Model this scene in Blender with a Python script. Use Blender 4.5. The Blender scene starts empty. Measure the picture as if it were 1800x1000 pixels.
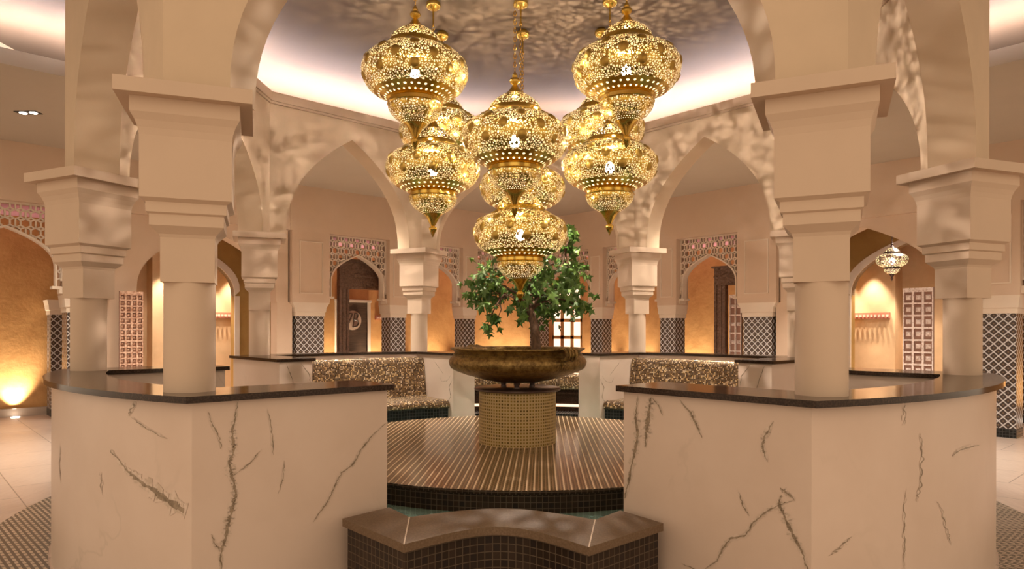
import bpy, bmesh, math, random
from math import sin, cos, pi, radians as R, sqrt, atan2, asin
from mathutils import Vector, Matrix
SC = bpy.context.scene
COL = SC.collection
# ---------------------------------------------------------------- camera, world, exposure
cam_d = bpy.data.cameras.new('camera'); cam = bpy.data.objects.new('camera', cam_d); COL.objects.link(cam)
cam_d.sensor_width = 36; cam_d.lens = 1201.4 / 1800 * 36; cam_d.shift_y = 80 / 1800
cam_d.clip_start = 0.05; cam_d.clip_end = 200
cam.matrix_world = Matrix.Translation((0.262, -8.155, 1.85)) @ Matrix.Rotation(0.044, 4, 'Z') @ Matrix.Rotation(pi / 2, 4, 'X') @ Matrix.Rotation(0.002, 4, 'Z')
SC.camera = cam
W = bpy.data.worlds.new('world'); SC.world = W; W.use_nodes = True
bg = W.node_tree.nodes['Background']; bg.inputs[0].default_value = (1.0, .75, .52, 1); bg.inputs[1].default_value = 1.15
SC.view_settings.view_transform = 'Standard'; SC.view_settings.look = 'None'
SC.view_settings.gamma = 1; SC.view_settings.exposure = 0.0; SC.view_settings.use_curve_mapping = False
SC.cycles.use_denoising = True; SC.cycles.max_bounces = 7; SC.cycles.diffuse_bounces = 4; SC.cycles.glossy_bounces = 3
SC.cycles.transparent_max_bounces = 12; SC.cycles.sample_clamp_indirect = 4; SC.cycles.caustics_reflective = False
CH = 1.85          # eye height; heights given as c(z) are relative to the eye
def c(z): return z + CH

# ---------------------------------------------------------------- node helpers
MATS = {}
class NT:
    def __init__(s, name):
        m = bpy.data.materials.new(name); m.use_nodes = True; s.m = m; s.t = m.node_tree
        s.b = s.t.nodes['Principled BSDF']; s.out = s.t.nodes['Material Output']; MATS[name] = m
    def n(s, ty, **k):
        x = s.t.nodes.new(ty)
        for a, v in k.items():
            if a in x.inputs.keys() if not hasattr(x, a) else False: x.inputs[a].default_value = v
            else: setattr(x, a, v)
        return x
    def inp(s, node, key, v):
        if hasattr(v, 'is_linked') or hasattr(v, 'links'): s.t.links.new(v, node.inputs[key])
        else: node.inputs[key].default_value = v
    def coord(s, kind='Object', scale=(1, 1, 1), rot=(0, 0, 0)):
        tc = s.n('ShaderNodeTexCoord'); mp = s.n('ShaderNodeMapping')
        mp.inputs['Scale'].default_value = scale; mp.inputs['Rotation'].default_value = rot
        s.t.links.new(tc.outputs[kind], mp.inputs['Vector']); return mp.outputs[0]
    def noise(s, vec, scale, detail=3, rough=.5, dist=0):
        x = s.n('ShaderNodeTexNoise'); s.t.links.new(vec, x.inputs['Vector'])
        x.inputs['Scale'].default_value = scale; x.inputs['Detail'].default_value = detail
        x.inputs['Roughness'].default_value = rough; x.inputs['Distortion'].default_value = dist; return x.outputs['Fac']
    def voro(s, vec, scale, feat='F1', out='Distance', dims='3D'):
        x = s.n('ShaderNodeTexVoronoi', feature=feat, voronoi_dimensions=dims); s.t.links.new(vec, x.inputs['Vector'])
        x.inputs['Scale'].default_value = scale; return x.outputs[out]
    def ramp(s, fac, stops, interp='LINEAR'):
        x = s.n('ShaderNodeValToRGB'); s.t.links.new(fac, x.inputs[0]); e = x.color_ramp.elements; x.color_ramp.interpolation = interp
        while len(e) < len(stops): e.new(.5)
        for el, (p, col) in zip(e, stops):
            el.position = p; el.color = (*col, 1) if len(col) == 3 else col
        return x.outputs[0]
    def mix(s, fac, a, b, mode='MIX'):
        x = s.n('ShaderNodeMix', data_type='RGBA', blend_type=mode)
        for k, v in ((0, fac), (6, a), (7, b)):
            if hasattr(v, 'links'): s.t.links.new(v, x.inputs[k])
            else: x.inputs[k].default_value = v if k == 0 else (*v, 1)[:4]
        return x.outputs[2]
    def math(s, op, a, b=0.0, cc=None):
        x = s.n('ShaderNodeMath', operation=op)
        for k, v in enumerate((a, b) if cc is None else (a, b, cc)):
            if hasattr(v, 'links'): s.t.links.new(v, x.inputs[k])
            else: x.inputs[k].default_value = v
        return x.outputs[0]
    def set(s, **k):
        for a, v in k.items():
            key = {'color': 'Base Color', 'rough': 'Roughness', 'metal': 'Metallic', 'ior': 'IOR', 'trans': 'Transmission Weight', 'coat': 'Coat Weight', 'spec': 'Specular IOR Level'}[a]
            if hasattr(v, 'links'): s.t.links.new(v, s.b.inputs[key])
            else: s.b.inputs[key].default_value = (*v, 1) if isinstance(v, tuple) else v
        return s
    def bump(s, h, strength=.3, dist=.01):
        x = s.n('ShaderNodeBump'); s.t.links.new(h, x.inputs['Height']); x.inputs['Strength'].default_value = strength; x.inputs['Distance'].default_value = dist
        s.t.links.new(x.outputs[0], s.b.inputs['Normal']); return s

def plaster(name, col, var=.12, rough=.75):
    t = NT(name); v = t.coord()
    n1 = t.noise(v, 1.7, 5, .6); n2 = t.noise(v, 14, 3)
    a = tuple(x * (1 - var) for x in col); b = tuple(min(1, x * (1 + var)) for x in col)
    t.set(color=t.ramp(n1, [(.3, a), (.7, b)]), rough=rough, spec=.2); t.bump(n2, .12, .01); return t.m
M_cream = plaster('cream_plaster', (.60, .465, .33), .05)
M_cream2 = plaster('smooth_cream_paint', (.60, .46, .345), .03)
M_white = plaster('pale_stone_trim', (.70, .60, .49), .03)
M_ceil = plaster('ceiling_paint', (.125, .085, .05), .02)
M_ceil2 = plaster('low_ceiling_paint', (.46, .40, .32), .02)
M_pinkc = plaster('mauve_ceiling_paint', (.42, .20, .26), .1)
t = NT('orange_stucco'); v = t.coord(); n1 = t.noise(v, 2.2, 6, .65, .6); n2 = t.noise(v, 9, 4, .6)
t.set(color=t.ramp(n1, [(.25, (.42, .215, .075)), (.75, (.60, .345, .14))]), rough=.6, spec=.3); t.bump(n2, .35, .02); M_orange = t.m
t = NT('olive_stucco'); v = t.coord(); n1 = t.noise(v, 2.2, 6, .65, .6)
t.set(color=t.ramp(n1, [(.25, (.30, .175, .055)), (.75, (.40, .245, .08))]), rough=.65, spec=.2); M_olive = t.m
M_peach = plaster('peach_stucco', (.62, .43, .26), .12)
# marble
t = NT('white_marble'); v = t.coord()
def marble_nodes(t, base, cloud, vein):
    v = t.coord('Object', (1, 1, 1))
    n = t.noise(v, .9, 5, .5, .5)
    a = t.math('ABSOLUTE', t.math('SUBTRACT', n, .5)); m = t.ramp(a, [(0, (1, 1, 1)), (.012, (0, 0, 0))])
    gate = t.ramp(t.noise(v, .8, 2), [(.54, (0, 0, 0)), (.70, (.4, .4, .4))])
    f = t.mix(1.0, m, gate, 'MULTIPLY')
    c0 = t.ramp(t.noise(v, .9, 5, .6), [(.35, cloud), (.65, base)])
    return t.mix(f, c0, vein)
t.set(color=marble_nodes(t, (.67, .54, .45), (.61, .48, .39), (.40, .33, .25)), rough=.32, spec=.4); M_marble = t.m
t = NT('olive_grey_vein'); v = t.coord(); t.set(color=t.ramp(t.noise(v, 22, 4, .7), [(.35, (.17, .125, .08)), (.7, (.40, .31, .22))]), rough=.32); M_vein = t.m
t = NT('pale_vein'); v = t.coord(); t.set(color=t.ramp(t.noise(v, 22, 4, .7), [(.42, (.52, .42, .33)), (.55, (.66, .54, .45))]), rough=.32); M_vein2 = t.m
# granite
def granite(name, lo, hi, rough):
    t = NT(name); v = t.coord(); n = t.voro(v, 160, 'F1', 'Color'); n2 = t.noise(v, 90, 2)
    t.set(color=t.ramp(n2, [(.4, lo), (.75, hi)]), rough=rough, spec=.3); return t.m
M_gran = granite('dark_granite', (.020, .011, .007), (.055, .033, .022), .13)
M_cop = granite('brown_granite', (.135, .088, .052), (.20, .135, .085), .5)
# tile materials on UV in metres
def tiles(name, size, grout, stops, gcol, rough=.25, metal=0., rot=0., bumpy=True, gw=.08, glow=None):
    t = NT(name); uv = t.coord('UV', (1 / size, 1 / size, 1), (0, 0, rot))
    sx = t.n('ShaderNodeSeparateXYZ'); t.t.links.new(uv, sx.inputs[0])
    fl = t.n('ShaderNodeVectorMath', operation='FLOOR'); t.t.links.new(uv, fl.inputs[0])
    wn = t.n('ShaderNodeTexWhiteNoise', noise_dimensions='2D'); t.t.links.new(fl.outputs[0], wn.inputs['Vector'])
    def edge(ch):
        f = t.math('FRACT', sx.outputs[ch]); return t.math('LESS_THAN', t.math('SUBTRACT', .5, t.math('ABSOLUTE', t.math('SUBTRACT', f, .5))), gw)
    g = t.math('MAXIMUM', edge(0), edge(1))
    colr = t.ramp(wn.outputs['Value'], stops, 'CONSTANT')
    t.set(color=t.mix(g, colr, gcol), rough=t.math('ADD', rough, t.math('MULTIPLY', g, .4)), spec=.22)
    if metal: t.set(metal=t.math('MULTIPLY', t.math('SUBTRACT', 1.0, g), metal))
    if bumpy: t.bump(t.math('ADD', t.math('SUBTRACT', 1.0, g), t.math('MULTIPLY', wn.outputs['Value'], .5)), .25, .004)
    return t.m
M_dark = tiles('dark_mosaic', .05, .1, [(0, (.028, .018, .012)), (.5, (.038, .024, .016)), (.8, (.022, .015, .012))], (.095, .068, .045), .2, gw=.06)
M_gold = tiles('gold_mosaic', .036, .1, [(0, (.23, .15, .035)), (.4, (.30, .20, .05)), (.75, (.14, .085, .02))], (.56, .43, .22), .3, .0, gw=.22)
M_glit = tiles('glitter_mosaic', .021, .1, [(0, (.13, .075, .035)), (.2, (.28, .17, .07)), (.38, (.06, .04, .03)), (.52, (.85, .6, .3)), (.66, (.16, .10, .06)), (.80, (.98, .80, .58)), (.91, (.12, .10, .08))], (.17, .12, .08), .18, .55, gw=.09)
M_bluem = tiles('black_mosaic', .05, .1, [(0, (.012, .012, .012)), (.6, (.02, .022, .022))], (.06, .055, .05), .2, gw=.07)
M_teal = tiles('pool_tile', .05, .1, [(0, (.12, .19, .16)), (.5, (.16, .24, .2))], (.35, .4, .33), .3, gw=.09)
# striped platform: pale rows between dark mosaic bands
t = NT('striped_mosaic'); uv = t.coord('UV'); sx = t.n('ShaderNodeSeparateXYZ'); t.t.links.new(uv, sx.inputs[0])
fx = t.math('FRACT', t.math('DIVIDE', sx.outputs[0], .0635)); line = t.math('LESS_THAN', fx, .2)
dx_ = t.math('GREATER_THAN', t.math('FRACT', t.math('MULTIPLY', t.math('SUBTRACT', fx, .2), 2.5)), .3)
dy_ = t.math('GREATER_THAN', t.math('FRACT', t.math('ADD', t.math('DIVIDE', sx.outputs[1], .032), t.math('MULTIPLY', t.math('FLOOR', t.math('MULTIPLY', t.math('SUBTRACT', fx, .2), 2.5)), .5))), .35)
dots = t.math('MULTIPLY', dx_, dy_)
c1 = t.mix(dots, (.27, .17, .09), (.035, .021, .012)); t.set(color=t.mix(line, c1, (.78, .60, .40)), rough=.15, spec=.35); M_strip = t.m
# blue-white diamond lattice tile for the pillars
t = NT('diamond_tile'); uv = t.coord('UV', (1 / .1, 1 / .1, 1), (0, 0, pi / 4)); sx = t.n('ShaderNodeSeparateXYZ'); t.t.links.new(uv, sx.inputs[0])
def cen(ch): return t.math('ABSOLUTE', t.math('SUBTRACT', t.math('FRACT', sx.outputs[ch]), .5))
mx = t.math('MAXIMUM', cen(0), cen(1))
g = t.math('GREATER_THAN', mx, .41); dia = t.math('ADD', cen(0), cen(1)); core = t.math('LESS_THAN', mx, .12)
c1 = t.mix(core, (.05, .035, .03), (.16, .11, .07)); c1 = t.mix(t.math('GREATER_THAN', dia, .74), c1, (.20, .22, .30))
t.set(color=t.mix(g, c1, (.52, .50, .50)), rough=.25); M_dia = t.m
# floors
t = NT('beige_floor_tile'); tc = t.n('ShaderNodeTexCoord'); mp = t.n('ShaderNodeMapping'); mp.inputs['Rotation'].default_value = (0, 0, pi / 4)
t.t.links.new(tc.outputs['Object'], mp.inputs[0]); br = t.n('ShaderNodeTexBrick', offset=0.5); t.t.links.new(mp.outputs[0], br.inputs['Vector'])
for k, vv in {'Scale': 1, 'Mortar Size': .006, 'Brick Width': 1.3, 'Row Height': .9}.items(): br.inputs[k].default_value = vv
br.inputs['Color1'].default_value = (.58, .47, .40, 1); br.inputs['Color2'].default_value = (.54, .43, .37, 1); br.inputs['Mortar'].default_value = (.14, .10, .08, 1)
n = t.noise(t.coord('Object', (9, 1.2, 1), (0, 0, pi / 4)), 3, 4); t.set(color=t.mix(.18, br.outputs[0], t.ramp(n, [(.3, (.4, .3, .25)), (.7, (.8, .7, .6))])), rough=.3); M_floor = t.m
t = NT('woven_floor_mosaic'); v = t.coord('Object', (1, 1, 1), (0, 0, .75)); wv = t.n('ShaderNodeTexWave', bands_direction='Y'); t.t.links.new(v, wv.inputs[0])
wv.inputs['Scale'].default_value = 4.6; wv.inputs['Distortion'].default_value = 0
ck = t.n('ShaderNodeTexBrick', offset=.5); t.t.links.new(v, ck.inputs['Vector'])
for k, vv in {'Scale': 1, 'Mortar Size': .012, 'Brick Width': .09, 'Row Height': .045}.items(): ck.inputs[k].default_value = vv
ck.inputs['Color1'].default_value = (.50, .42, .33, 1); ck.inputs['Color2'].default_value = (.56, .47, .37, 1); ck.inputs['Mortar'].default_value = (.09, .07, .05, 1)
t.set(color=ck.outputs[0], rough=.35); M_weave = t.m
# metals
t = NT('polished_brass'); t.set(color=(.78, .54, .12), metal=1., rough=.22); M_brass = t.m
def pierced(name, freq, thr, glow, dots=False):
    t = NT(name); v = t.coord()
    if dots:
        uv = t.coord('UV', (34, 1, 1)); sx = t.n('ShaderNodeSeparateXYZ'); t.t.links.new(uv, sx.inputs[0])
        v2 = t.math('MULTIPLY', sx.outputs[1], 2.4); fx = t.math('SUBTRACT', t.math('FRACT', t.math('ADD', sx.outputs[0], t.math('MULTIPLY', t.math('FLOOR', v2), .5))), .5); fy = t.math('SUBTRACT', t.math('FRACT', v2), .5)
        hole = t.math('LESS_THAN', t.math('SQRT', t.math('ADD', t.math('MULTIPLY', fx, fx), t.math('MULTIPLY', fy, fy))), .20)
    else:
        w = t.voro(v, freq, 'DISTANCE_TO_EDGE'); n = t.noise(v, 11, 1, .5, 1.0)
        rip = t.math('ABSOLUTE', t.math('SUBTRACT', t.math('FRACT', t.math('MULTIPLY', n, 9)), .5))
        hole = t.math('MULTIPLY', t.math('GREATER_THAN', w, thr), t.math('GREATER_THAN', rip, .09))
    t.set(color=(.66, .45, .09), metal=1., rough=.27)
    tr = t.n('ShaderNodeBsdfTransparent'); em = t.n('ShaderNodeEmission'); em.inputs[0].default_value = (1, .80, .40, 1); em.inputs[1].default_value = glow
    ad = t.n('ShaderNodeAddShader'); t.t.links.new(tr.outputs[0], ad.inputs[0]); t.t.links.new(em.outputs[0], ad.inputs[1])
    df = t.n('ShaderNodeBsdfDiffuse'); df.inputs[0].default_value = (.07, .045, .015, 1); gm = t.n('ShaderNodeNewGeometry'); mi_ = t.n('ShaderNodeMixShader')
    t.t.links.new(gm.outputs['Backfacing'], mi_.inputs[0]); t.t.links.new(t.b.outputs[0], mi_.inputs[1]); t.t.links.new(df.outputs[0], mi_.inputs[2])
    mxn = t.n('ShaderNodeMixShader'); t.t.links.new(hole, mxn.inputs[0]); t.t.links.new(mi_.outputs[0], mxn.inputs[1]); t.t.links.new(ad.outputs[0], mxn.inputs[2])
    t.t.links.new(mxn.outputs[0], t.out.inputs[0]); return t.m
M_pierce = pierced('pierced_brass', 38, .15, .5)
M_pierce2 = pierced('pierced_silver', 26, .16, 1.3); MATS['pierced_silver'].node_tree.nodes['Principled BSDF'].inputs['Base Color'].default_value = (.7, .6, .55, 1)
M_dots = pierced('dotted_brass', 1, 1, 1.6, True)
t = NT('dull_gold'); t.set(color=(.58, .39, .09), metal=.85, rough=.42); M_ros = t.m
def emis(name, col, s):
    t = NT(name); t.b.inputs['Emission Color'].default_value = (*col, 1); t.b.inputs['Emission Strength'].default_value = s; t.b.inputs['Base Color'].default_value = (*col, 1); return t.m
M_bulb = emis('bulb_glass', (1, .9, .75), 40)
M_led = emis('led_strip', (.95, .86, .98), 80)
M_led2 = emis('outer_led_strip', (.95, .86, .98), 240)
M_pane = emis('lit_window_pane', (1, .80, .58), 1.5)
M_lamp = emis('lamp_lens', (1, .86, .7), 14)
M_ledw = emis('warm_led_strip', (1, .66, .45), 1.6)
t = NT('aged_bronze'); v = t.coord(); n = t.noise(v, 13, 6, .8); n2 = t.voro(v, 38)
t.set(color=t.ramp(n, [(.35, (.10, .055, .018)), (.65, (.40, .27, .09))]), metal=.75, rough=.38); t.bump(t.math('ADD', n2, n), .35, .008); M_bronze = t.m
t = NT('dark_bronze_plate'); t.set(color=(.09, .055, .045), metal=.4, rough=.3); M_plate = t.m
t = NT('carved_wood'); v = t.coord(); n = t.voro(v, 14, 'SMOOTH_F1'); n2 = t.noise(v, 30, 4, .7)
t.set(color=t.ramp(n2, [(.3, (.06, .03, .02)), (.7, (.19, .105, .065))]), rough=.55); t.bump(n, .9, .03); M_wood = t.m
t = NT('whitewashed_wood'); v = t.coord(); n2 = t.noise(v, 25, 4, .7)
t.set(color=t.ramp(n2, [(.30, (.42, .27, .20)), (.5, (.86, .76, .72))]), rough=.6); M_wwood = t.m
t = NT('copper_studded_wood'); v = t.coord(); n2 = t.noise(v, 25, 4, .7)
t.set(color=t.ramp(n2, [(.33, (.34, .13, .06)), (.6, (.80, .58, .45))]), rough=.5); M_cwood = t.m
M_board = plaster('bleached_brown_wood', (.27, .15, .11), .2)
t = NT('dark_wood'); v = t.coord('Object', (1, 1, 8)); t.set(color=t.ramp(t.noise(v, 4, 3), [(.3, (.04, .022, .014)), (.7, (.085, .05, .03))]), rough=.5); M_dwood = t.m
t = NT('red_rail'); t.set(color=(.40, .15, .10), rough=.5); M_red = t.m
t = NT('black_metal'); t.set(color=(.02, .02, .02), rough=.4); M_black = t.m
t = NT('skirting_grey'); t.set(color=(.42, .33, .26), rough=.5); M_grey = t.m
t = NT('sign_disc'); t.set(color=(.50, .37, .28), rough=.5); M_sign = t.m
t = NT('leaf_green'); v = t.coord(); t.set(color=t.ramp(t.noise(v, 7, 2), [(.3, (.035, .10, .015)), (.7, (.12, .24, .035))]), rough=.45); M_leaf = t.m
t = NT('bark'); v = t.coord('Object', (1, 1, .3)); n = t.noise(v, 30, 4); t.set(color=t.ramp(n, [(.3, (.05, .028, .015)), (.7, (.16, .09, .05))]), rough=.8); t.bump(n, .6, .01); M_bark = t.m
t = NT('pool_water'); v = t.coord(); t.set(color=(.45, .70, .60), rough=.03, trans=.6, ior=1.33); t.bump(t.noise(v, 7, 2), .12, .02); M_water = t.m

# ---------------------------------------------------------------- object helpers
def empty(name, loc=(0, 0, 0)):
    o = bpy.data.objects.new(name, None); COL.objects.link(o); o.location = loc; return o
def tag(o, label=None, cat=None, group=None, kind=None):
    if label: o['label'] = label
    if cat: o['category'] = cat
    if group: o['group'] = group
    if kind: o['kind'] = kind
    return o
def wloc(o):
    v = Vector((0, 0, 0))
    while o: v += o.location; o = o.parent
    return v
class MB:
    def __init__(s): s.v = []; s.f = []; s.uv = []; s.mi = []; s.cur = 0
    def quad(s, pts, uvs=None):
        i = len(s.v); s.v += [tuple(p) for p in pts]; s.f.append(list(range(i, i + len(pts))))
        if uvs is None:
            a, b, d = Vector(pts[0]), Vector(pts[1]), Vector(pts[-1]); x = (b - a); lx = x.length or 1; x.normalize()
            n = x.cross(d - a); y = n.cross(x); y = y.normalized() if y.length > 1e-9 else Vector((0, 0, 1))
            uvs = [((Vector(p) - a).dot(x), (Vector(p) - a).dot(y)) for p in pts]
        s.uv += [tuple(q) for q in uvs]; s.mi.append(s.cur)
    def prism(s, poly, z0, z1, cap=True, tf=lambda p: p, close=True):
        n = len(poly); L = 0
        for i in range(n if close else n - 1):
            a, b = poly[i], poly[(i + 1) % n]; d = math.hypot(b[0] - a[0], b[1] - a[1])
            s.quad([tf((*a, z0)), tf((*b, z0)), tf((*b, z1)), tf((*a, z1))], [(L, z0), (L + d, z0), (L + d, z1), (L, z1)]); L += d
        if cap:
            s.quad([tf((*p, z1)) for p in poly], [p for p in poly]); s.quad([tf((*p, z0)) for p in poly][::-1], [p for p in poly][::-1])
    def box(s, x0, x1, y0, y1, z0, z1, tf=lambda p: p):
        s.prism([(x0, y0), (x1, y0), (x1, y1), (x0, y1)], z0, z1, tf=tf)
    def lathe(s, prof, n=32, ctr=(0, 0, 0), uvr=None, a0=0, a1=2 * pi, per=False):
        L = 0
        for j in range(len(prof) - 1):
            (r0, z0), (r1, z1) = prof[j], prof[j + 1]; d = math.hypot(r1 - r0, z1 - z0); R_ = uvr or max(r0, r1)
            for i in range(n):
                t0, t1 = a0 + (a1 - a0) * i / n, a0 + (a1 - a0) * (i + 1) / n
                P = lambda r, z, q: (ctr[0] + r * cos(q), ctr[1] + r * sin(q), ctr[2] + z)
                k = 1 / (2 * pi) if per else R_
                va, vb = (j / (len(prof) - 1), (j + 1) / (len(prof) - 1)) if per else (L, L + d)
                pts = [P(r0, z0, t0), P(r0, z0, t1), P(r1, z1, t1), P(r1, z1, t0)]; u = [(t0 * k, va), (t1 * k, va), (t1 * k, vb), (t0 * k, vb)]
                if r0 < 1e-6: pts, u = pts[1:], u[1:]
                elif r1 < 1e-6: pts, u = pts[:3], u[:3]
                s.quad(pts, u)
            L += d
    def tube(s, pts, rad, n=8):
        pts = [Vector(p) for p in pts]; rings = []
        for i, p in enumerate(pts):
            d = (pts[min(i + 1, len(pts) - 1)] - pts[max(i - 1, 0)]).normalized(); a = d.orthogonal().normalized() if not rings else (pa - d * pa.dot(d)).normalized()
            pa = a; b = d.cross(a); r = rad[i] if isinstance(rad, (list, tuple)) else rad
            rings.append([p + (a * cos(2 * pi * k / n) + b * sin(2 * pi * k / n)) * r for k in range(n)])
        for i in range(len(rings) - 1):
            for k in range(n): s.quad([rings[i][k], rings[i][(k + 1) % n], rings[i + 1][(k + 1) % n], rings[i + 1][k]])
        s.quad(rings[0][::-1]); s.quad(rings[-1])
    def sweep(s, sec, params, fn, close_sec=False, caps=True):
        # fn(point_of_section, param) -> world ; UV = (param-length, section-length)
        n = len(sec); Ls = [0]
        for i in range(1, n + 1): Ls.append(Ls[-1] + math.dist(sec[i - 1], sec[i % n]))
        G = [[Vector(fn(p, q)) for p in sec] for q in params]; U = [0]
        for i in range(1, len(params)): U.append(U[-1] + (G[i][0] - G[i - 1][0]).length)
        for i in range(len(params) - 1):
            for j in range(n if close_sec else n - 1):
                k = (j + 1) % n
                s.quad([G[i][j], G[i + 1][j], G[i + 1][k], G[i][k]], [(U[i], Ls[j]), (U[i + 1], Ls[j]), (U[i + 1], Ls[j + 1]), (U[i], Ls[j + 1])])
        if caps: s.quad(G[0], [tuple(p) for p in sec]); s.quad(G[-1][::-1], [tuple(p) for p in sec][::-1])
    def build(s, name, mats, parent=None, smooth=0, merge=True, label=None, recalc=True):
        me = bpy.data.meshes.new(name); off = wloc(parent)
        me.from_pydata([(p[0] - off[0], p[1] - off[1], p[2] - off[2]) for p in s.v], [], s.f)
        uvl = me.uv_layers.new(name='uv'); uvl.data.foreach_set('uv', [x for u in s.uv for x in u])
        for m in (mats if isinstance(mats, (list, tuple)) else [mats]): me.materials.append(m)
        me.polygons.foreach_set('material_index', s.mi)
        bm = bmesh.new(); bm.from_mesh(me)
        if merge: bmesh.ops.remove_doubles(bm, verts=bm.verts, dist=1e-5)
        if merge and recalc: bmesh.ops.recalc_face_normals(bm, faces=bm.faces)
        bm.to_mesh(me); bm.free()
        if smooth:
            me.shade_smooth(); me.set_sharp_from_angle(angle=R(smooth))
        o = bpy.data.objects.new(name, me); COL.objects.link(o)
        if parent: o.parent = parent
        if label: o['label'] = label
        return o
def copy_tree(o, parent=None):
    q = o.copy(); COL.objects.link(q); q.parent = parent
    for ch in list(o.children): copy_tree(ch, q)
    return q
def rotz(p, a): return (p[0] * cos(a) - p[1] * sin(a), p[0] * sin(a) + p[1] * cos(a), *p[2:])

# ---------------------------------------------------------------- floors, ceilings
m = MB(); m.box(-20, 20, -14, 22, -.12, 0); tag(m.build('floor', M_floor), 'pale beige floor of large stone tiles laid diagonally', kind='structure')
m = MB(); m.lathe([(4.66, .003), (5.23, .003), (5.23, .0)], 96); tag(m.build('floor_ring', M_weave), 'woven-pattern mosaic ring in the floor around the marble counters', kind='structure')
TOP = 5.36; LOW = c(3.27); HI = 5.80
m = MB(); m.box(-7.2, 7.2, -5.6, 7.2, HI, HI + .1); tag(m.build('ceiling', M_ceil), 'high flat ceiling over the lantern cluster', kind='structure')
m = MB()
for sg in (-1, 1):   # dropped ceiling, square opening turned 45 degrees
    def tf(p, sg=sg): return (sg * (p[0] + p[1]) * .70711, (p[1] - p[0]) * .70711, p[2])   # p0 = along, p1 = outward
    m.prism([(-4.525, 4.525), (8.5, 4.525), (8.5, 9.2), (-8.7, 9.2)], LOW, LOW + .14, tf=tf); m.box(-4.525, 8.5, 4.50, 4.525, LOW, LOW + .20, tf=tf)
tag(m.build('ceiling_low', M_ceil2), 'dropped ceiling around the arcade with a lit edge', kind='structure')
m = MB(); m.prism([(-17.5, 0), (0, 17.5), (17.5, 0), (12.9, 0), (0, 12.9), (-12.9, 0)][::-1], c(2.40), c(2.46)); tag(m.build('ceiling_corridor', M_pinkc), 'mauve ceiling over the outer corridor', kind='structure')
for sg in (-1, 1):
    m = MB(); tf = lambda p: (sg * (p[0] + p[1]) * .70711, (p[1] - p[0]) * .70711, p[2])
    m.box(-4.3, 8.2, 4.68, 4.73, LOW + .145, LOW + .165, tf=tf)
    tag(m.build('cove_light', M_led2), 'pale light strip along the %s lip of the dropped ceiling' % ('left' if sg < 0 else 'right'), 'cove light', 'cove lights on the dropped ceiling')

# ---------------------------------------------------------------- octagonal arcade
A, B, T = 1.935, 3.98, .18
V8 = [(-A, -B), (A, -B), (B, -A), (B, A), (A, B), (-A, B), (-B, A), (-B, -A)]
SPR, RISE = c(1.42), 1.66
names = ['wall_front', 'wall_front_right', 'wall_right', 'wall_back_right', 'wall_back', 'wall_back_left', 'wall_left', 'wall_front_left']
def arch_z(x, a, spr, rise): return spr + rise * max(0, 1 - abs(x) / a) ** .42
for i in range(8):
    p, q = Vector(V8[i]), Vector(V8[(i + 1) % 8]); mid = (p + q) / 2; d = (q - p).normalized(); nrm = Vector((d.y, -d.x))   # outward
    h = (q - p).length / 2; a = h - .335
    P = lambda s_, o, z: (mid.x + d.x * s_ + nrm.x * o, mid.y + d.y * s_ + nrm.y * o, z)
    m = MB(); N = 40
    us = [-sin(pi / 2 * (1 - 2 * k / N)) for k in range(N + 1)]   # denser at the springings
    us = [a * u for u in us]
    for o, e in ((T, h + T * .4142), (-T, h - T * .4142)):
        for s0, s1 in ((-e, -a), (a, e)): m.quad([P(s0, o, SPR), P(s1, o, SPR), P(s1, o, TOP), P(s0, o, TOP)])
        for k in range(N):
            x0, x1 = us[k], us[k + 1]; m.quad([P(x0, o, arch_z(x0, a, SPR, RISE)), P(x1, o, arch_z(x1, a, SPR, RISE)), P(x1, o, TOP), P(x0, o, TOP)])
    for k in range(N):
        x0, x1 = us[k], us[k + 1]; z0, z1 = arch_z(x0, a, SPR, RISE), arch_z(x1, a, SPR, RISE)
        m.quad([P(x0, T, z0), P(x1, T, z1), P(x1, -T, z1), P(x0, -T, z0)])
    eo, ei = h + T * .4142, h - T * .4142
    m.quad([P(-eo, T, TOP), P(eo, T, TOP), P(ei, -T, TOP), P(-ei, -T, TOP)])
    for sgn in (-1, 1): m.quad([P(sgn * a, T, SPR), P(sgn * eo, T, SPR), P(sgn * ei, -T, SPR), P(sgn * a, -T, SPR)]); m.quad([P(sgn * eo, T, SPR), P(sgn * eo, T, TOP), P(sgn * ei, -T, TOP), P(sgn * ei, -T, SPR)])
    w = m.build(names[i], M_cream, smooth=25); tag(w, 'cream plaster wall pierced by one tall pointed arch, %s side of the octagon' % names[i][5:].replace('_', ' '), kind='structure')
    m = MB()
    for o0, o1, z0, z1 in ((-T - .05, -T, TOP - .10, TOP + .03), (-T - .025, -T, TOP - .135, TOP - .10)):
        e = lambda o: h + o * .4142
        for k0, k1 in ((-1, 1),):
            pts = [P(-e(o0), o0, 0)[:2], P(e(o0), o0, 0)[:2], P(e(o1), o1, 0)[:2], P(-e(o1), o1, 0)[:2]]; m.prism(pts, z0, z1)
    m.build('cornice', M_cream2, w)
    m = MB(); m.prism([P(-h + .1, -.06, 0)[:2], P(h - .1, -.06, 0)[:2], P(h - .1, 0, 0)[:2], P(-h + .1, 0, 0)[:2]], TOP + .004, TOP + .03)
    m.build('light_strip', M_led, w, label='pale glowing light strip on top of the wall')

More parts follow.
